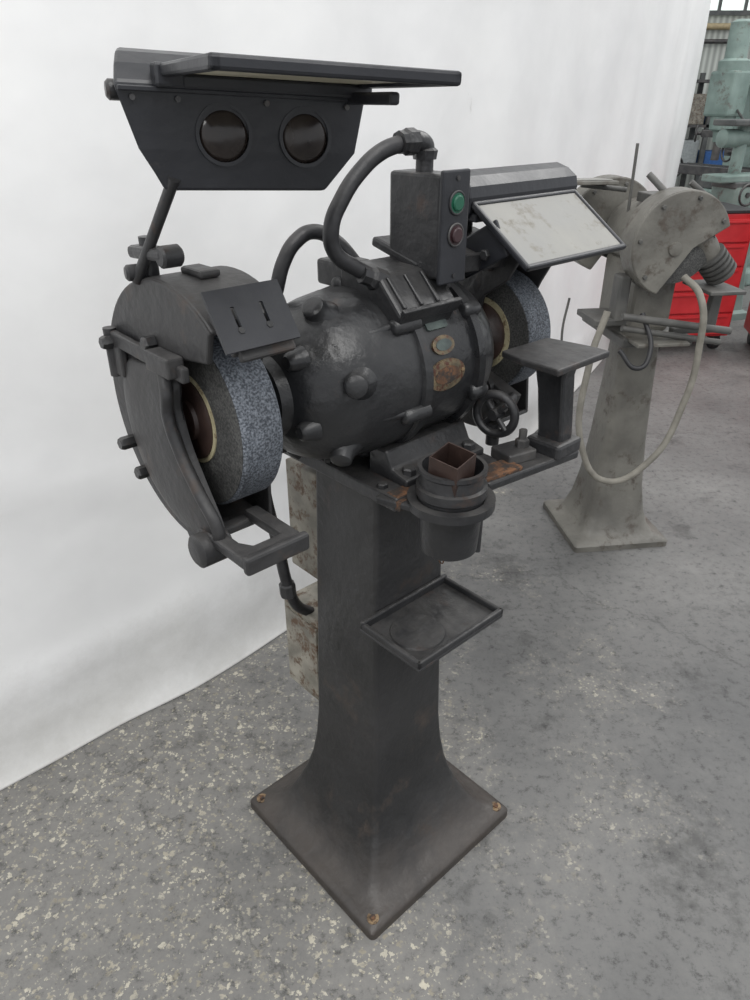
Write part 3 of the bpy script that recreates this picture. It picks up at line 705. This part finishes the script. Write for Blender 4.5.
tube('thin_chain', [inv @ Vector(p) for p in [(.64, 2.4, .93), (.63, 2.4, .82), (.645, 2.4, .7)]], .004, M_g2d)
tube('rubber_cable', [inv @ Vector(p) for p in [(.86, 2.32, .90), (.88, 2.25, .80), (.84, 2.22, .75), (.78, 2.25, .80)]], .008, M_dark)
PARENT[0] = None

# ------------------------------------------------------------------ red tool cabinets
def cabinet(name, x0, y0, w, d, h, rz, dr=5, sign=False):
    e = empty(name, (x0, y0, 0), rz); PARENT[0] = e
    bx('carcass', 0, w, 0, d, .1, h, M_redcab, .008)
    bx('top_mat', -.005, w + .005, -.005, d + .005, h, h + .02, M_dark, .004)
    for i in range(dr):
        z0 = .12 + (h - .14) * i / dr; z1 = .12 + (h - .14) * (i + 1) / dr - .012
        bx('drawer_%d' % i, .02, w - .02, -.018, 0, z0, z1, M_redcab, .003)
        bx('handle_%d' % i, .05, w - .05, -.03, -.016, z1 - .022, z1 - .008, M_redcab, .002)
    for i, (x, y) in enumerate([(.06, .06), (w - .06, .06), (.06, d - .06), (w - .06, d - .06)]):
        cyl('caster_%d' % i, (x - .02, y, .05), (x + .02, y, .05), .05, M_dark)
        bx('caster_fork_%d' % i, x - .025, x + .025, y - .03, y + .03, .06, .102, M_steel, .002)
    if sign:
        box('framed_chart_border', (.2, .2, h + .12), (.36, .02, .22), M_redcab, rot=(radians(-20), 0, radians(8)))
        box('framed_chart_print', (.2, .186, h + .12), (.31, .012, .17), M_milld, rot=(radians(-20), 0, radians(8)))
    PARENT[0] = None
cabinet('red_tool_cabinet', 1.85, 4.75, .55, .45, .88, radians(8))
cabinet('red_tool_cabinet.001', 2.50, 4.60, .65, .45, .95, radians(-12), sign=True)

def mill(name, x, y, rz, s=1.0, mat=M_mill):
    e = empty(name, (x, y, 0), rz); e.scale = (s, s, s); PARENT[0] = e
    bx('base', -.35, .35, -.55, .45, 0, .14, mat, .02)
    ext('column', [(.4, 0), (.4, 1.5), (.3, 1.6), (.0, 1.6), (-.02, .8), (.0, .14), (-.02, 0)], -.2, .2, mat, 'a', .02, (0, 0, .12))
    bx('knee', -.18, .18, -.45, .0, .6, .85, mat, .02)
    cyl('knee_screw', (0, -.3, .12), (0, -.3, .62), .035, M_steel)
    bx('saddle', -.2, .2, -.42, -.02, .85, .95, M_milld, .01)
    bx('table', -.6, .6, -.36, -.1, .95, 1.03, M_steel, .005)
    for i in range(3): bx('tslot_%d' % i, -.6, .6, -.31 + i * .08, -.29 + i * .08, 1.028, 1.034, M_dark, 0)
    bx('ram', -.12, .12, -.5, .5, 1.72, 1.88, mat, .02)
    cyl('turret', (0, .2, 1.68), (0, .2, 1.76), .2, mat)
    lathe('head', (0, -.5, 1.25), (0, 0, 1), [(0, .05), (.08, .06), (.1, .1), (.5, .12), (.62, .13), (.64, .09), (.9, .09), (.92, .05)], mat, seg=32)
    cyl('quill', (0, -.5, 1.1), (0, -.5, 1.26), .035, M_steel)
    bx('head_gearbox', -.13, .13, -.62, -.4, 1.45, 1.8, mat, .02)
    for s_ in (-1, 1):
        torus('table_handwheel_%d' % s_, (s_ * .66, -.23, .99), (1, 0, 0), .09, .012, M_steel, 28, 8)
        cyl('handwheel_hub_%d' % s_, (s_ * .6, -.23, .99), (s_ * .68, -.23, .99), .02, M_steel)
    cyl('quill_lever', (.13, -.5, 1.5), (.3, -.6, 1.42), .01, M_steel)
    bx('control_box', .2, .36, -.15, .05, 1.35, 1.65, M_milld, .01)
    PARENT[0] = None
mill('milling_machine', 3.35, 7.1, radians(-62), .95)
mill('milling_machine.001', 4.5, 9.3, radians(15), 1.0)
mill('milling_machine.002', 5.3, 11.4, radians(-20), 1.1, M_milld)
e = empty('tool_cutter_grinder', (2.66, 5.75, 0), radians(20)); PARENT[0] = e
loft_sq('base_casting', [(0, .2, .03), (.05, .2, .03), (.07, .17, .03), (.5, .13, .03), (.95, .13, .03)], M_mill)
bx('table', -.26, .26, -.1, .1, .98, 1.03, M_mill, .01); bx('saddle', -.14, .14, -.12, .12, .94, .985, M_milld, .01)
cyl('spindle_post', (0, .06, 1.0), (0, .06, 1.34), .045, M_mill)
bx('upper_table', -.2, .16, -.06, .16, 1.34, 1.38, M_milld, .01)
lathe('spindle_head', (-.2, .06, 1.26), (1, 0, 0), [(0, .03), (.02, .06), (.3, .06), (.36, .03)], M_mill, seg=24)
torus('handwheel', (-.02, -.13, .9), (0, 1, 0), .07, .009, M_steel, 28, 8); cyl('handwheel_hub', (-.02, -.14, .9), (-.02, -.1, .9), .018, M_steel)
cyl('cup_wheel', (.16, .06, 1.26), (.2, .06, 1.26), .06, M_wface)
PARENT[0] = None
M_win = flat('daylight_window', (.78, .86, .82), .3, em=.9)
for i in range(7):
    e = empty('window_%d' % (i + 1), (-2 + 2.1 * i, 15.06, 3.4), 0); PARENT[0] = e
    box('pane', (0, 0, 0), (1.8, .03, 1.1), M_win, bevel=0)
    for k in range(5): box('mullion_%d' % k, (-.9 + .45 * k, -.03, 0), (.05, .04, 1.2), M_milld, bevel=0)
    box('rail_top', (0, -.03, .58), (1.9, .05, .07), M_milld, bevel=0); box('rail_bot', (0, -.03, -.58), (1.9, .05, .07), M_milld, bevel=0)
    PARENT[0] = None
e = empty('wall_pipe_run', (0, 15.0, 0), 0); PARENT[0] = e
cyl('pipe_a', (-4, 0, 2.62), (13, 0, 2.62), .05, M_yel, seg=12); cyl('pipe_b', (-4, 0, 2.4), (13, 0, 2.4), .035, M_steel, seg=12)
PARENT[0] = None
e = empty('steel_storage_rack', (6.2, 13.5, 0), 0); PARENT[0] = e
for i in range(4):
    for j in range(2): bx('post_%d_%d' % (i, j), -2 + i * 1.3, -1.93 + i * 1.3, j * .6, j * .6 + .07, 0, 1.9, M_milld, 0)
for k in range(3):
    bx('shelf_%d' % k, -2, 2, 0, .67, .45 + k * .65, .49 + k * .65, M_steel, 0)
    for q in range(6 if k < 2 else 0):
        bx('crate_%d_%d' % (k, q), -1.85 + q * .63, -1.35 + q * .63, .08, .55, .49 + k * .65, .49 + k * .65 + random.uniform(.2, .5), random.choice([M_blue, M_g2, M_box, M_chart]), .01)
PARENT[0] = None

# ------------------------------------------------------------------ lighting
w = bpy.data.worlds.new('World'); sc.world = w; w.use_nodes = True
bg = w.node_tree.nodes['Background']; bg.inputs['Color'].default_value = (.95, .97, 1, 1); bg.inputs['Strength'].default_value = .92
def area(name, loc, target, size, power, col=(1, 1, 1), sy=None):
    l = bpy.data.lights.new(name, 'AREA'); l.energy = power; l.size = size; l.color = col
    if sy: l.shape = 'RECTANGLE'; l.size_y = sy
    o = bpy.data.objects.new(name, l); o.location = loc
    o.rotation_euler = (Vector(target) - Vector(loc)).to_track_quat('-Z', 'Y').to_euler()
    sc.collection.objects.link(o)
area('ceiling_lamp_1', (1.5, -.5, 5.2), (0, 1.5, .8), 1.8, 100, (1, .99, .97), 3.5)
area('ceiling_lamp_2', (-1.2, -1.8, 4.4), (-.1, 1.4, .9), 1.8, 85, (1, .99, .97), 3)
area('ceiling_lamp_3', (4.5, 5.5, 6), (4, 6.5, 0), 2, 200, (1, .99, .97), 4)

cam = bpy.data.cameras.new('camera'); co = bpy.data.objects.new('camera', cam)
sc.collection.objects.link(co); co.location = (0, 0, 1.5); co.rotation_euler = (radians(90 - 28.99), 0, 0)
cam.sensor_fit = 'VERTICAL'; cam.sensor_height = 36; cam.lens = 25.99; cam.clip_start = .05
sc.camera = co
